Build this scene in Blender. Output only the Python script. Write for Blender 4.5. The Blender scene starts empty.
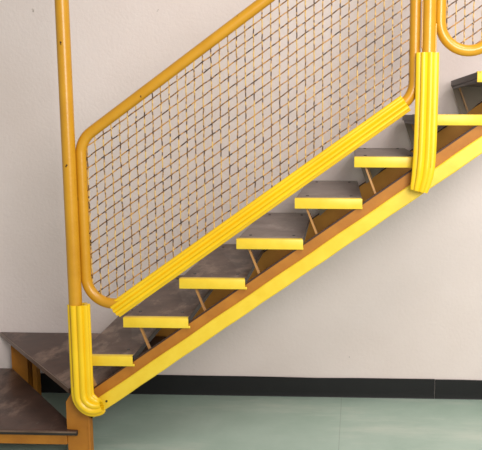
import bpy, bmesh, math, random
from mathutils import Vector, Matrix
random.seed(4)
C = bpy.context.scene.collection
PI = math.pi
H, R, X4 = .18, .2562, 1.3543
SL = H / R
W = .92            # far end of the treads
YW = .95           # wall face
def nx(k): return X4 + (k - 4) * R

# ------------------------------------------------------------------ materials
def nt(name):
    m = bpy.data.materials.new(name); m.use_nodes = True
    t = m.node_tree; t.nodes.clear()
    o = t.nodes.new('ShaderNodeOutputMaterial'); b = t.nodes.new('ShaderNodeBsdfPrincipled')
    t.links.new(b.outputs[0], o.inputs[0])
    return m, t, b
def srgb(c):
    return tuple(((v/255)/12.92 if v/255 <= .04045 else ((v/255+.055)/1.055)**2.4) for v in c) + (1,)
def noise(t, scale, detail=4, rough=.6, vec=None, stretch=None):
    n = t.nodes.new('ShaderNodeTexNoise'); n.inputs['Scale'].default_value = scale
    n.inputs['Detail'].default_value = detail; n.inputs['Roughness'].default_value = rough
    g = t.nodes.new('ShaderNodeNewGeometry'); src = g.outputs['Position']
    if stretch:
        mp = t.nodes.new('ShaderNodeMapping'); mp.inputs['Scale'].default_value = stretch[0]
        mp.inputs['Rotation'].default_value = stretch[1]
        t.links.new(src, mp.inputs[0]); src = mp.outputs[0]
    t.links.new(src, n.inputs['Vector'])
    return n.outputs['Fac']
def ramp(t, fac, stops):
    r = t.nodes.new('ShaderNodeValToRGB'); e = r.color_ramp.elements
    while len(e) < len(stops): e.new(.5)
    for i, (p, c) in enumerate(stops): e[i].position = p; e[i].color = c
    t.links.new(fac, r.inputs[0]); return r.outputs[0]
def mix(t, fac, a, b, mode='MIX'):
    m = t.nodes.new('ShaderNodeMix'); m.data_type = 'RGBA'; m.blend_type = mode
    for s, v in ((m.inputs[0], fac), (m.inputs[6], a), (m.inputs[7], b)):
        if isinstance(v, bpy.types.NodeSocket): t.links.new(v, s)
        else: s.default_value = v
    return m.outputs[2]
def bump(t, b, h, st, dist=.01):
    n = t.nodes.new('ShaderNodeBump'); n.inputs['Strength'].default_value = st; n.inputs['Distance'].default_value = dist
    t.links.new(h, n.inputs['Height']); t.links.new(n.outputs[0], b.inputs['Normal'])
W0, W1 = (0,0,0,1), (1,1,1,1)

def painted(name, col, dark, rough=.4, chips=None, nscale=6, bmp=.15):
    m, t, b = nt(name)
    c = ramp(t, noise(t, nscale, 5), [(.3, srgb(dark)), (.7, srgb(col))])
    if chips:
        f = ramp(t, noise(t, chips[0], 3, .5, stretch=((1,1,.55),(0,0,0))), [(chips[1], W0), (chips[1]+.02, W1)])
        c = mix(t, f, c, srgb(chips[2]))
    t.links.new(c, b.inputs['Base Color']); b.inputs['Roughness'].default_value = rough
    bump(t, b, noise(t, 60, 3), bmp, .004)
    return m
M = {}
M['tube'] = painted('ochre_paint', (206,150,32), (192,136,24), .33, (34, .71, (70,42,18)))
M['tube_clean'] = painted('ochre_paint_clean', (216,158,34), (204,146,28), .3)
M['stringer'] = painted('brown_ochre_paint', (182,118,30), (162,100,22), .62, (25, .72, (90,50,20)), nscale=9)
M['stringer_far'] = painted('brown_ochre_paint_brightened', (206,140,48), (190,124,38), .6, None, nscale=9)  # stringer paint lightened to offset the shade under the treads
M['rubber'] = painted('yellow_rubber', (242,202,26), (234,188,14), .36, None, nscale=4, bmp=.05)
M['strip'] = painted('yellow_strip', (238,206,60), (230,194,44), .42, (30, .74, (205,165,45)), nscale=14, bmp=.1)
M['rod'] = painted('bronze_rod', (190,140,78), (160,110,58), .4)
M['black'] = painted('black_vinyl', (12,12,13), (7,7,8), .6, None, nscale=8)
M['screw'] = painted('dark_screw', (52,44,40), (40,34,30), .4)
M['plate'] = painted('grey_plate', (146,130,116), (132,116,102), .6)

# woven wire: ochre paint worn to dark rust
def wire(name, lo, hi, a, bcol, c):
    m, t, b = nt(name)
    f = noise(t, 55, 2, .5)
    col = ramp(t, f, [(lo, srgb(c)), ((lo+hi)/2, srgb(bcol)), (hi, srgb(a))])
    t.links.new(col, b.inputs['Base Color']); b.inputs['Roughness'].default_value = .45
    return m
M['wire_v'] = wire('wire_upright', .38, .56, (212,174,96), (174,130,66), (70,48,28))
M['wire_d'] = wire('wire_sloping', .38, .62, (196,142,64), (138,94,44), (56,38,24))  # sloping wires coloured darker to carry the shade of their undersides

# treads
def tread_mat(name, base, dark, worn, scr, sc=1):
    m, t, b = nt(name)
    c = ramp(t, noise(t, 9, 6, .65), [(.3, srgb(dark)), (.68, srgb(base))])
    f = ramp(t, noise(t, 5*sc, 8, .7, stretch=((1.6,.7,1),(0,0,.5))), [(scr, W0), (scr+.16, W1)])
    c = mix(t, f, c, srgb(worn))
    s = ramp(t, noise(t, 16, 5, .7, stretch=((3.2,.45,1),(0,0,-.6))), [(.66, W0), (.74, W1)])
    s2 = t.nodes.new('ShaderNodeMath'); s2.operation = 'MULTIPLY'; s2.inputs[1].default_value = .6
    t.links.new(s, s2.inputs[0])
    c = mix(t, s2.outputs[0], c, srgb((170,158,148)))
    t.links.new(c, b.inputs['Base Color'])
    b.inputs['Roughness'].default_value = .42
    bump(t, b, noise(t, 70, 4), .15, .003)
    return m
M['tread'] = tread_mat('grey_brown_tread', (138,124,118), (112,98,92), (156,142,134), .56)
M['tread_low'] = tread_mat('worn_brown_tread', (104,84,74), (76,59,51), (142,122,108), .5)
M['tread_winder'] = tread_mat('worn_winder_tread', (84,59,49), (58,40,33), (150,124,108), .49, .5)
M['tread_side'] = painted('dark_tread_edge', (48,38,34), (34,27,24), .5)

# wall
m, t, b = nt('wall_paint')
c = ramp(t, noise(t, .9, 4, .6), [(.3, srgb((226,212,205))), (.7, srgb((237,225,220)))])
f = ramp(t, noise(t, 19, 2, .4), [(.77, W0), (.79, W1)])
c = mix(t, f, c, srgb((180,170,160)))
t.links.new(c, b.inputs['Base Color']); b.inputs['Roughness'].default_value = .62
bump(t, b, noise(t, 55, 5, .6), .35, .006)
M['wall'] = m
# floor
m, t, b = nt('green_floor')
c = ramp(t, noise(t, 2.2, 5, .65), [(.3, srgb((163,187,171))), (.7, srgb((183,203,189)))])
f = ramp(t, noise(t, 1.3, 6, .7, stretch=((.6,2.2,1),(0,0,.1))), [(.5, W0), (.72, W1)])
c = mix(t, f, c, srgb((204,214,200)))
g = t.nodes.new('ShaderNodeNewGeometry'); sx = t.nodes.new('ShaderNodeSeparateXYZ'); t.links.new(g.outputs['Position'], sx.inputs[0])
a = t.nodes.new('ShaderNodeMath'); a.operation = 'SUBTRACT'; a.inputs[1].default_value = 2.31; t.links.new(sx.outputs[0], a.inputs[0])
a1 = t.nodes.new('ShaderNodeMath'); a1.operation = 'ABSOLUTE'; t.links.new(a.outputs[0], a1.inputs[0])
a2 = t.nodes.new('ShaderNodeMath'); a2.operation = 'LESS_THAN'; a2.inputs[1].default_value = .0018; t.links.new(a1.outputs[0], a2.inputs[0])
a3 = t.nodes.new('ShaderNodeMath'); a3.operation = 'MULTIPLY'; a3.inputs[1].default_value = .35; t.links.new(a2.outputs[0], a3.inputs[0])
c = mix(t, a3.outputs[0], c, srgb((100,118,104)))
t.links.new(c, b.inputs['Base Color']); b.inputs['Roughness'].default_value = .33
bump(t, b, noise(t, 9, 3), .12, .01)
M['floor'] = m

# ------------------------------------------------------------------ helpers
def link(name, me, mat, parent=None, smooth=None):
    o = bpy.data.objects.new(name, me); C.objects.link(o)
    for mm in (mat if isinstance(mat, (list, tuple)) else [mat]): me.materials.append(mm)
    if parent: o.parent = parent
    if smooth:
        for p in me.polygons: p.use_smooth = True
        if smooth != 'all':
            me.set_sharp_from_angle(angle=math.radians(smooth))
    return o
def obj(name, bm, mat, parent=None, smooth=None):
    bmesh.ops.recalc_face_normals(bm, faces=bm.faces)
    me = bpy.data.meshes.new(name); bm.to_mesh(me); bm.free()
    return link(name, me, mat, parent, smooth)
def thing(name, label, cat, loc=(0,0,0), group=None):
    o = bpy.data.objects.new(name, None); C.objects.link(o); o.location = loc
    o.empty_display_size = .05
    o['label'] = label; o['category'] = cat
    if group: o['group'] = group
    return o
def box(bm, x0, x1, y0, y1, z0, z1, bev=0):
    r = bmesh.ops.create_cube(bm, size=1)
    for v in r['verts']:
        v.co = Vector((x0+(v.co.x+.5)*(x1-x0), y0+(v.co.y+.5)*(y1-y0), z0+(v.co.z+.5)*(z1-z0)))
    if bev:
        es = list({e for v in r['verts'] for e in v.link_edges})
        bmesh.ops.bevel(bm, geom=es, offset=bev, segments=2, affect='EDGES', profile=.5)
def prism_y(bm, pts, y0, y1, bev=0):
    """polygon in XZ extruded along Y"""
    a = [bm.verts.new((x, y0, z)) for x, z in pts]; b_ = [bm.verts.new((x, y1, z)) for x, z in pts]
    n = len(pts); fs = [bm.faces.new(a), bm.faces.new(b_[::-1])]
    for i in range(n): fs.append(bm.faces.new((a[i], b_[i], b_[(i+1) % n], a[(i+1) % n])))
    if bev: bmesh.ops.bevel(bm, geom=list({e for f in fs for e in f.edges}), offset=bev, segments=2, affect='EDGES', profile=.5)
def prism_z(bm, pts, z0, z1, bev=0):
    a = [bm.verts.new((x, y, z0)) for x, y in pts]; b_ = [bm.verts.new((x, y, z1)) for x, y in pts]
    n = len(pts); fs = [bm.faces.new(a[::-1]), bm.faces.new(b_)]
    for i in range(n): fs.append(bm.faces.new((a[i], a[(i+1) % n], b_[(i+1) % n], b_[i])))
    if bev: bmesh.ops.bevel(bm, geom=list({e for f in fs for e in f.edges}), offset=bev, segments=2, affect='EDGES', profile=.5)
def sweep(bm, path, section, closed=False, caps=True, mat=0):
    """path: XYZ points lying in a plane y=const-ish; section: list of (n, y) where n is in-plane normal offset,
       y is the offset along world Y; may be a function of the index"""
    n = len(path); rings = []
    for i, p in enumerate(path):
        p = Vector(p)
        if closed: d = Vector(path[(i+1) % n]) - Vector(path[i-1])
        else: d = Vector(path[min(i+1, n-1)]) - Vector(path[max(i-1, 0)])
        d.normalize()
        Y = Vector((0, 1, 0)); nrm = d.cross(Y); nrm.normalize(); Y2 = nrm.cross(d)
        sec = section(i/(n-1)) if callable(section) else section
        rings.append([bm.verts.new(p + nrm*a + Y2*b) for a, b in sec])
    m_ = len(rings[0])
    for i in range(n if closed else n-1):
        r0, r1 = rings[i], rings[(i+1) % n]
        for j in range(m_):
            f = bm.faces.new((r0[j], r0[(j+1) % m_], r1[(j+1) % m_], r1[j])); f.material_index = mat
    if caps and not closed:
        bm.faces.new(rings[0][::-1]); bm.faces.new(rings[-1])
def circ(r, n=20): return [(r*math.cos(2*PI*i/n), r*math.sin(2*PI*i/n)) for i in range(n)]
def fillet(pts, rads, closed, seg=12):
    """2D polyline with rounded corners"""
    out = []; n = len(pts)
    for i in range(n):
        p = Vector(pts[i])
        if not closed and i in (0, n-1): out.append(tuple(p)); continue
        a = (Vector(pts[i-1]) - p).normalized(); b_ = (Vector(pts[(i+1) % n]) - p).normalized()
        ang = a.angle(b_); r = rads[i]
        tl = r / math.tan(ang/2); cen = p + (a+b_).normalized() * (r / math.sin(ang/2))
        s = p + a*tl; e = p + b_*tl
        v0 = s - cen; v1 = e - cen; tot = v0.angle(v1)
        sg = 1 if v0.x*v1.y - v0.y*v1.x > 0 else -1
        for k in range(seg+1):
            th = sg*tot*k/seg
            out.append((cen.x + v0.x*math.cos(th) - v0.y*math.sin(th), cen.y + v0.x*math.sin(th) + v0.y*math.cos(th)))
    return out
def rod(bm, a, b, w=.012, d=.006):
    a = Vector(a); b = Vector(b)
    sweep(bm, [a, b], [(-w/2, -d/2), (w/2, -d/2), (w/2, d/2), (-w/2, d/2)])

# ------------------------------------------------------------------ setting
bm = bmesh.new(); box(bm, -2.5, 6.5, -5.5, YW+.15, -.1, 0)
o = obj('floor', bm, M['floor']); o['kind'] = 'structure'
bm = bmesh.new(); box(bm, -2.5, 6.5, YW, YW+.15, 0, 4.2)
o = obj('wall_back', bm, M['wall']); o['kind'] = 'structure'
def baseboard(x0, x1, dz):
    bm = bmesh.new()
    prof = [(YW, .102+dz), (YW-.006, .104+dz), (YW-.010, .100+dz), (YW-.010, .024), (YW-.011, .006), (YW-.013, .0), (YW, 0)]
    n = 24; rings = []
    for i in range(n+1):
        x = x0 + (x1-x0)*i/n
        wob = .0015*math.sin(x*5.1) + .001*math.sin(x*11)
        rings.append([bm.verts.new((x, y, z + (wob if z > .05 else 0))) for y, z in prof])
    for i in range(n):
        for j in range(len(prof)):
            k = (j+1) % len(prof)
            bm.faces.new((rings[i][j], rings[i][k], rings[i+1][k], rings[i+1][j]))
    bm.faces.new(rings[0]); bm.faces.new(rings[-1][::-1])
    o = obj('baseboard_back', bm, M['black']); o['kind'] = 'structure'
baseboard(-2.5, 2.845, .012); baseboard(2.8475, 6.5, .010)

# ------------------------------------------------------------------ stringers
def zt(x): return 1.088 + SL*(x-2.2)      # top edge of both stringers
def zb(x): return .955 + SL*(x-2.2)       # lower edge
XE = 3.42
def channel(y0, y1, xl, flange):
    """C channel running up the slope: web between y0..y1 with flanges reaching to y=flange"""
    bm = bmesh.new()
    prism_y(bm, [(xl, zb(xl)), (XE, zb(XE)), (XE, zt(XE)), (xl, zt(xl))], y0, y1)
    lo, hi = min(y0, flange), max(y1, flange)
    prism_y(bm, [(xl, zb(xl)), (XE, zb(XE)), (XE, zb(XE)+.012), (xl, zb(xl)+.012)], lo, hi)
    return bm
def lip(y0, y1):  # thin strip that draws the shade line along a stringer's top edge
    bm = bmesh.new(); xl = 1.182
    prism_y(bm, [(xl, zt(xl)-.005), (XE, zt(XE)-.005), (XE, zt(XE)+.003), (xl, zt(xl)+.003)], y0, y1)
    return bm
M['top_shade'] = painted('dark_shade_line', (74,40,16), (50,28,14), .6)  # shade put into the colour of the strips on the stringer tops
st = thing('stair_stringer', 'brown sloping stair stringer nearest the viewer with a yellow rubber strip', 'stringer', (1.2, .006, .2), 'the two stair stringers')
def child(o, par): o.parent = par; o.matrix_parent_inverse = Matrix.Translation(-Vector(par.location)); return o
child(obj('channel', channel(.0, .010, 1.182, .05), M['stringer']), st)
child(obj('top_shade_strip', lip(-.0015, .011), M['top_shade']), st)['label'] = 'dark strip standing in for the shade line along the top edge'
bm = bmesh.new()
n = 40; xs = [1.198 + (XE-1.198)*i/n for i in range(n+1)]
rr = []
for i, x in enumerate(xs):
    w0 = .0012*math.sin(i*1.9); w1 = .0012*math.sin(i*1.3+1)
    zl, zh = zb(x)-.004+w0, zb(x)+.074+w1
    rr.append([bm.verts.new((x, -.001, zl)), bm.verts.new((x, -.009, zl+.001)), bm.verts.new((x, -.012, zl+.006)),
               bm.verts.new((x, -.012, zh-.006)), bm.verts.new((x, -.009, zh-.001)), bm.verts.new((x, -.001, zh))])
for i in range(n):
    for j in range(6): bm.faces.new((rr[i][j], rr[i][(j+1) % 6], rr[i+1][(j+1) % 6], rr[i+1][j]))
bm.faces.new(rr[0]); bm.faces.new(rr[-1][::-1])
es = child(obj('edge_strip', bm, M['strip'], smooth=35), st); es['label'] = 'yellow rubber strip along the lower half of the stringer face'
bm = bmesh.new()
r = bmesh.ops.create_cone(bm, cap_ends=True, segments=12, radius1=.005, radius2=.005, depth=.004)
for v in r['verts']: v.co = Vector((1.262+v.co.x, -.0125+v.co.z, zb(1.262)+.034+v.co.y))
child(obj('screw', bm, M['black']), st)
st2 = thing('stair_stringer', 'brown sloping stair stringer against the wall, seen under the treads', 'stringer', (1.2, .915, .2), 'the two stair stringers')
child(obj('channel', channel(.908, .918, 1.182, .875), M['stringer_far']), st2)
child(obj('top_shade_strip', lip(.9066, .919), M['top_shade']), st2)['label'] = 'dark strip standing in for the shade line along the top edge'

# ------------------------------------------------------------------ treads
TW = .2885; TH = .030
def make_tread(surf, label, cut=0, rd=0):
    tr = thing('stair_tread', label, 'stair tread', (0,0,0), 'yellow edged stair treads of the straight flight')
    y0, y1 = .014, .902
    # slab, narrowing slightly to the wall, rounded corner at far nose
    pts = [(cut, y0), (TW, y0), (TW-.020, y1), (.008, y1), (-.002, y1-.010), (-.005 if not cut else .006, y1-.03)]
    bm = bmesh.new(); prism_z(bm, pts, -TH, 0, .003)
    for f in bm.faces: f.material_index = 0 if f.normal.z > .5 else 1
    bmesh.ops.recalc_face_normals(bm, faces=bm.faces)
    for f in bm.faces: f.material_index = 0 if f.normal.z > .5 else 1
    obj('slab', bm, [surf, M['tread_side']], tr, 40)
    # rounded nosing lip hanging under the front edge
    bm = bmesh.new(); prism_z(bm, [(cut+.001, y0), (cut+.012, y0), (.015, y1-.02), (.005, y1-.04)], -.044, -TH+.001, .002)
    obj('nosing', bm, M['tread_side'], tr, 40)
    # yellow L shaped strip on the near end
    bm = bmesh.new()
    box(bm, -.003+cut, TW+.001, -.014, -.0075, -.0445, .0002, .0018)
    box(bm, -.003+cut, TW-.004, -.0105, .018, -.003, .0012, .0012)
    box(bm, TW-.004, TW+.002+rd*.5, -.0135, -.006, -.045, -.034, .002)
    e = obj('edge_strip', bm, M['strip'], tr, 40); e['label'] = 'yellow strip on the near end of the tread'
    for yy in (.03, .885):
        bm = bmesh.new(); rod(bm, (.040+rd, yy, -TH), (.090+rd, yy, -.160), .0085, .016)
        obj('support_bar', bm, M['rod'], tr)
    # grey triangular end plate at the wall side
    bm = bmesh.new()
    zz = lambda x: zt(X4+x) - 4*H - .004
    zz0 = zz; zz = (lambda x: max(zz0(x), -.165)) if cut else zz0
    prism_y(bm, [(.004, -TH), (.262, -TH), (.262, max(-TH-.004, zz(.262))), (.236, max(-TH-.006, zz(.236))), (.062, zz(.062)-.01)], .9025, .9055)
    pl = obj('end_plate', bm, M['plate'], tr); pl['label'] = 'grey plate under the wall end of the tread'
    slab = [q for q in tr.children if q.name.startswith('slab')][0]
    for x, y in ((.24, .095), (.045, .095), (.225, .80), (.05, .80)):
        bm = bmesh.new()
        r = bmesh.ops.create_cone(bm, cap_ends=True, segments=12, radius1=.0075, radius2=.006, depth=.004)
        for v in r['verts']: v.co += Vector((x, y, .001))
        obj('screw', bm, M['screw'], slab)
    return tr
LB = {
 3: 'lowest yellow edged tread, starting behind the left yellow post guard',
 4: 'yellow edged tread just below the lower end of the sloping yellow kick guard',
 5: 'scuffed grey brown yellow edged tread, third from the bottom of the straight flight',
 6: 'grey yellow edged tread, fourth from the bottom, with pale scratches across its top',
 7: 'grey yellow edged tread, fifth from the bottom, just right of the middle of the stairs',
 8: 'yellow edged tread whose near end meets the left side of the right post guard',
 9: 'yellow edged tread at eye level whose strip runs out from behind the right post guard',
 10: 'topmost visible tread, seen from below with its dark rounded nose at the right edge',
}
def copy_tree(o, par=None):
    c = o.copy(); C.objects.link(c)
    if par: c.parent = par
    for ch in list(o.children): copy_tree(ch, c)
    return c
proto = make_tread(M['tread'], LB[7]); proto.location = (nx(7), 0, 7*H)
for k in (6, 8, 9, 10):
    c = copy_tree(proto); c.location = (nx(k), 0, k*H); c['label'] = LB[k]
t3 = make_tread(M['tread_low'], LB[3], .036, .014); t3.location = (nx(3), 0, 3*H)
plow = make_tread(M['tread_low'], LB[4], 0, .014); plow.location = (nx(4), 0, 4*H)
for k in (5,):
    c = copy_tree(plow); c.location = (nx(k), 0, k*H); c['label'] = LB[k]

# ------------------------------------------------------------------ winder treads at the foot
def winder(label, pts, z, loc, TH=.022):
    tr = thing('winder_tread', label, 'stair tread', loc, 'tapered winder treads at the foot of the stairs')
    L = Vector(loc)
    bm = bmesh.new(); prism_z(bm, [(x-L.x, y-L.y) for x, y in pts], z-TH-L.z, z-L.z, .003)
    bmesh.ops.recalc_face_normals(bm, faces=bm.faces)
    for f in bm.faces: f.material_index = 0 if f.normal.z > .5 else 1
    obj('slab', bm, [M['tread_winder'], M['tread_side']], tr, 40)
    return tr, L
w2, L = winder('tapered dark brown tread against the wall, upper of the two left of the left post', [(1.068, .058), (1.178, .058), (1.31, .900), (1.174, .905), (1.174, .945), (.325, .945)], 2*H+.002, (1.1, .4, .33))
bm = bmesh.new()
a = Vector((1.068, .058, 2*H)); b = Vector((.325, .945, 2*H))
d = (b-a).normalized(); nn = Vector((d.y, -d.x, 0)) * -1
pts = [a, b, b+nn*.006, a+nn*.006]
prism_z(bm, [(p.x-L.x, p.y-L.y) for p in pts], 2*H-.022-L.z, 2*H+.001-L.z)
e = obj('nosing', bm, painted('worn_metal_nosing', (128,104,88), (84,62,50), .35), w2); e['label'] = 'thin worn nosing along the slanting front edge'
bm = bmesh.new(); rod(bm, (1.075-L.x, .09-L.y, 2*H-TH-L.z), (1.115-L.x, .09-L.y, .22-L.z), .009, .014); obj('support_bar', bm, M['rod'], w2)
w1, L1 = winder('lowest dark brown winder tread in the bottom left corner above the orange beam', [(1.122, -.014), (1.118, .006), (1.058, .006), (1.058, .079), (.436, .830), (-.45, .830), (-.45, -.014)], H+.004, (.6, .4, .15))
bm = bmesh.new()
prism_z(bm, [(x-L1.x, y-L1.y) for x, y in ((-.45,-.0145), (1.118,-.0145), (1.118,-.018), (-.45,-.018))], H-.004-L1.z, H+.003-L1.z)
e = obj('nosing', bm, bpy.data.materials['worn_metal_nosing'], w1); e['label'] = 'thin worn nosing along the near edge'

# orange frame under the winders
fr = thing('stair_trestle', 'orange brown beam and leg carrying the winder treads below the left post', 'stair frame', (1.13, .03, 0))
def fchild(name, bm, mat=M['stringer'], **k):
    o = obj(name, bm, mat, **k); return child(o, fr)
bm = bmesh.new(); box(bm, -.45, 1.066, .0, .035, .112, H-.0185, .003); fchild('beam', bm)
bm = bmesh.new()
prism_y(bm, [(1.068, 0), (1.172, 0), (1.172, .40), (1.118, .40), (1.066, .315), (1.066, .26), (1.068, .25)], .008, .014, .002)
box(bm, 1.160, 1.173, .006, .05, 0, .40, .004)
fchild('leg', bm)
bm = bmesh.new(); box(bm, 1.05, 1.20, -.02, .08, 0, .006, .002); fchild('foot_plate', bm)
f2 = thing('stair_support', 'orange brown support leg under the upper winder tread near the wall', 'stair leg', (.48, .83, 0))
bm = bmesh.new(); box(bm, .428, .525, .84, .848, 0, 2*H-.0225, .002); box(bm, .518, .525, .84, .90, 0, 2*H-.0225, .002)
o = obj('leg', bm, M['stringer']); child(o, f2)
bm = bmesh.new(); box(bm, .540, .566, .85, .90, 0, 2*H-.0225, .002)
o = obj('brace', bm, M['stringer']); child(o, f2)

# ------------------------------------------------------------------ railing
YP = -.062
YF = -.030
def ztop(x): return 1.593 + .7235*(x-1.32)
def zbot(x): return .755 + .7165*(x-1.311)
def corners(x0, x1, dz):
    return [(x0, zbot(x0)+dz), (x1, zbot(x1)+dz), (x1, ztop(x1)+dz), (x0, ztop(x0)+dz)]
TR = .0235
def panel(label, x0, x1, rads, clean):
    zc = zbot(x0)
    pn = thing('mesh_railing', label, 'railing', (x0, YF, zc), 'mesh filled railing panels')
    out = fillet(corners(x0, x1, 0), rads, True, 16)
    bm = bmesh.new(); sweep(bm, [(x-x0, 0, z-zc) for x, z in out], circ(TR, 20), closed=True)
    obj('frame_tube', bm, M['tube_clean'] if clean else M['tube'], pn, 'all')
    # clip polygon
    poly = out
    def inside(x, z):
        c = False; n = len(poly); j = n-1
        for i in range(n):
            xi, zi = poly[i]; xj, zj = poly[j]
            if (zi > z) != (zj > z) and x < (xj-xi)*(z-zi)/(zj-zi)+xi: c = not c
            j = i
        return c
    DX, DZ, S = .0362, .0468, .7026
    xs = []; x = x0 + TR + .004
    while x < x1 - .01: xs.append(x); x += DX
    bm = bmesh.new(); AMP = .0030
    base = zbot(x0) - .9
    def seg(path, m, r):
        if len(path) > 1: sweep(bm, path, circ(r, 6), mat=m)
    for i, x in enumerate(xs):                      # upright wires
        zz0 = base + S*(x-x0)
        path = []; k = 0
        while True:
            z = zz0 + k*DZ/4
            if z > ztop(x1)+.1: break
            if inside(x, z):
                ph = (k/4)*PI + i*PI
                jig = .0007*math.sin(i*7.1+k*1.7)
                path.append((x-x0+jig, AMP*math.cos(ph), z-zc))
            elif path: seg(path, 0, .0027); path = []
            k += 1
        seg(path, 0, .0027)
    for j in range(60):                             # sloping wires
        path = []
        nn_ = (len(xs)+1)*4
        for q in range(-4, nn_):
            x = xs[0] + q*DX/4
            z = base + j*DZ + S*(x-x0)
            if inside(x, z):
                ph = (q/4)*PI + j*PI
                path.append((x-x0, -AMP*math.cos(ph), z-zc+.0007*math.sin(q*.9+j*3)))
            elif path: seg(path, 1, .0026); path = []
        seg(path, 1, .0026)
    obj('wire_mesh', bm, [M['wire_v'], M['wire_d']], pn)['label'] = 'woven wire mesh with worn ochre paint'
    return pn, out
pn, out = panel('large wire mesh railing panel between the two posts', 1.20, 2.625, [.12, .12, .06, .12], False)
# ribbed sleeve over its bottom tube
def ribbed(nrib, rx, ry, amp, n=96, open_=0):
    pts = []
    for i in range(n):
        a = 2*PI*i/n
        k = abs(math.sin(a*nrib/2 + .3))**.8
        f = 1 - amp + amp*2*(k-.5)
        pts.append((rx*f*math.cos(a), ry*f*math.sin(a)))
    return pts
def sleeve(name, path, sec, sec_in, parent, mat):
    """hollow ribbed sleeve: outer + inner skin + end rims"""
    bm = bmesh.new()
    def rings(s, shrink):
        rs = []; n = len(path)
        for i, p in enumerate(path):
            p = Vector(p); d = (Vector(path[min(i+1, n-1)]) - Vector(path[max(i-1, 0)])).normalized()
            Y = Vector((0,1,0)); nr = d.cross(Y).normalized(); Y2 = nr.cross(d)
            sc = s(i/(n-1)) if callable(s) else s
            rs.append([bm.verts.new(p+nr*a+Y2*b_) for a, b_ in sc])
        return rs
    A = rings(sec, 0); B = rings(sec_in, 0); m_ = len(A[0])
    for rs in (A, B):
        for i in range(len(rs)-1):
            for j in range(m_): bm.faces.new((rs[i][j], rs[i][(j+1) % m_], rs[i+1][(j+1) % m_], rs[i+1][j]))
    for e in (0, -1):
        for j in range(m_): bm.faces.new((A[e][j], A[e][(j+1) % m_], B[e][(j+1) % m_], B[e][j]))
    return obj(name, bm, mat, parent, 50)
sec = ribbed(10, .0395, .0385, .14)
sin_ = [(x*.72, y*.72) for x, y in sec]
gx0, gx1 = 1.325, 2.590
path = [(x-1.20, 0, zbot(x)-.003-zbot(1.20)) for x in [gx0+(gx1-gx0)*i/30 for i in range(31)]]
g = sleeve('kick_guard', path, sec, sin_, pn, M['rubber']); g['label'] = 'ribbed yellow rubber guard sleeved over the bottom tube'
pn2, _ = panel('partly seen wire mesh railing panel in the top right corner', 2.727, 3.40, [.12, .12, .06, .12], True)

def post(label, x, z0, z1, r, mat):
    t_ = thing('railing_post', label, 'post', (x, YP, z0), 'railing posts')
    bm = bmesh.new()
    sweep(bm, [(0,0,0), (0,0,.3), (0,0,(z1-z0)*.6), (0,0,z1-z0)], circ(r, 28))
    obj('pole', bm, mat, t_, 40)
    return t_
# left post and its J shaped guard
pl = post('left ochre railing post with a J shaped yellow ribbed guard at its foot', 1.159, .42, 2.75, .0285, M['tube'])
pc = Vector((1.159, YP, .42))
path = [(1.173-.001*i/14, YP, .792 - (.792-.395)*i/14) for i in range(15)]
cx, cz, r = 1.234, .385, .062
a1 = 180; a2 = 292
for i in range(1, 21):
    th = math.radians(a1 + (a2-a1)*i/20)
    path.append((cx + r*math.cos(th), YP+.002, cz + r*math.sin(th)*1.02))
d = Vector((1, 0, SL)).normalized(); p = Vector(path[-1])
for i in range(1, 1): path.append(tuple(p + d*(.006*i)))
def jsec(u, nr=8):
    rx = .0495; ry = .037
    k = 1 if u < .75 else 1-.28*((u-.75)/.25)**1.5
    return ribbed(nr, rx*k, ry*(1 if u < .75 else 1-.3*(u-.75)/.25), .14)
# the oval runs wide in plane, shallow in depth
s1 = lambda u: [(a, b) for a, b in jsec(u)]
s2 = lambda u: [(a*.66, b*.78) for a, b in jsec(u)]
path = [tuple(Vector(q)-pc) for q in path]
g = sleeve('post_guard', path, s1, s2, pl, M['rubber']); g['label'] = 'ribbed yellow rubber guard curving round under the stringer'
# right post
pr = post('right ochre railing post with a straight yellow ribbed guard', 2.679, 1.40, 3.45, .0275, M['tube_clean'])
pc = Vector((2.679, YP, 1.40))
ctrl = [(2.675, 1.872), (2.675, 1.70), (2.673, 1.52), (2.670, 1.43), (2.663, 1.36), (2.650, 1.300)]
def cat(pts, n):
    P = [pts[0]] + pts + [pts[-1]]; o_ = []
    for i in range(1, len(P)-2):
        for k in range(n):
            t_ = k/n; q = []
            for c_ in range(2):
                p0, p1, p2, p3 = (P[i+j][c_] for j in (-1, 0, 1, 2))
                q.append(.5*((2*p1)+(-p0+p2)*t_+(2*p0-5*p1+4*p2-p3)*t_*t_+(-p0+3*p1-3*p2+p3)*t_**3))
            o_.append(tuple(q))
    o_.append(pts[-1]); return o_
path = [tuple(Vector((x, YP, z))-pc) for x, z in cat(ctrl, 6)]
def rsec(u):
    k = 1 if u < .6 else 1 - .22*((u-.6)/.4)**2
    return [(a*k, b*(1 if u < .7 else 1-.25*((u-.7)/.3))) for a, b in ribbed(8, .0505, .037, .14)]
g = sleeve('post_guard', path, rsec, lambda u: [(a*.66, b*.78) for a, b in rsec(u)], pr, M['rubber'])
g['label'] = 'ribbed yellow rubber guard round the foot of the post'
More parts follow.
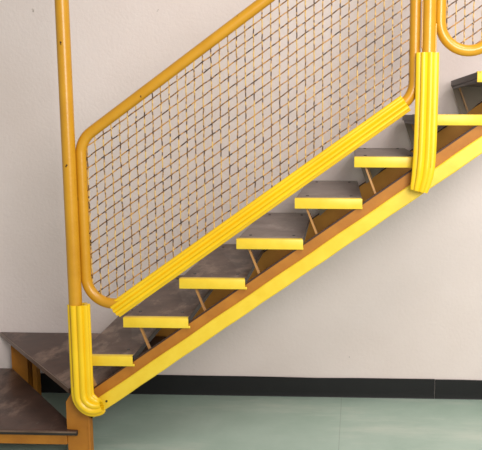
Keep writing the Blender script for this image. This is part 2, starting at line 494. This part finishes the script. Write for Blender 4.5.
# lugs that tie the panels to the posts
def lug(par, x0, x1, z0, z1):
    L = Vector(par.location); bm = bmesh.new(); box(bm, x0-L.x, x1-L.x, -.006, .006, z0-L.z, z1-L.z, .002)
    obj('bracket', bm, M['tube_clean'], par)
lug(pr, 2.648, 2.660, 1.89, 2.08); lug(pr, 2.700, 2.710, 1.875, 1.99)

# ------------------------------------------------------------------ lights
def area(loc, tgt, size, power, col, sy=None):
    l = bpy.data.lights.new('lamp', 'AREA'); l.energy = power; l.color = col
    l.shape = 'RECTANGLE'; l.size = size; l.size_y = sy or size
    o = bpy.data.objects.new('unseen_lamp', l); C.objects.link(o); o.location = loc
    o.rotation_euler = (Vector(tgt)-Vector(loc)).to_track_quat('-Z', 'Y').to_euler()
area((3.9, -1.7, 3.9), (2.3, .6, 1.2), 1.4, 60, (1, .95, .91), .9)  # top key, ceiling lamp out of view
area((3.3, -3.5, 2.3), (2.7, .9, 1.3), 1.3, 124, (1, .95, .915))  # added front fill, unseen, brightens the wall and the parts below the treads
w = bpy.data.worlds.new('world'); bpy.context.scene.world = w; w.use_nodes = True
bg = w.node_tree.nodes['Background']; bg.inputs[0].default_value = (1, .97, .93, 1); bg.inputs[1].default_value = .40

# ------------------------------------------------------------------ camera
cam = bpy.data.cameras.new('camera'); co = bpy.data.objects.new('camera', cam); C.objects.link(co)
px_, py_, f_ = 329.9244, 223.9568, 758.7422
yaw, pitch, roll = -.0351, -.1425, -.0032
cam.sensor_width = 36; cam.lens = f_*36/482
cam.shift_x = (241-px_)/482; cam.shift_y = (py_-225)/482
co.location = (2.3871, -3.2656, 1.6169)
# camera axes in world space
right = Vector((math.cos(yaw), -math.sin(yaw), 0)); fwdh = Vector((math.sin(yaw), math.cos(yaw), 0))
fwd = fwdh*math.cos(pitch) + Vector((0,0,math.sin(pitch)))
up = -fwdh*math.sin(pitch) + Vector((0,0,math.cos(pitch)))
# u = cos(ro)*right - sin(ro)*up ; v = sin(ro)*right + cos(ro)*up
U = right*math.cos(roll) - up*math.sin(roll); V = right*math.sin(roll) + up*math.cos(roll)
mt = Matrix((U, V, -fwd)).transposed().to_4x4(); mt.translation = co.location
co.matrix_world = mt
bpy.context.scene.camera = co
sc = bpy.context.scene
sc.view_settings.view_transform = 'Standard'
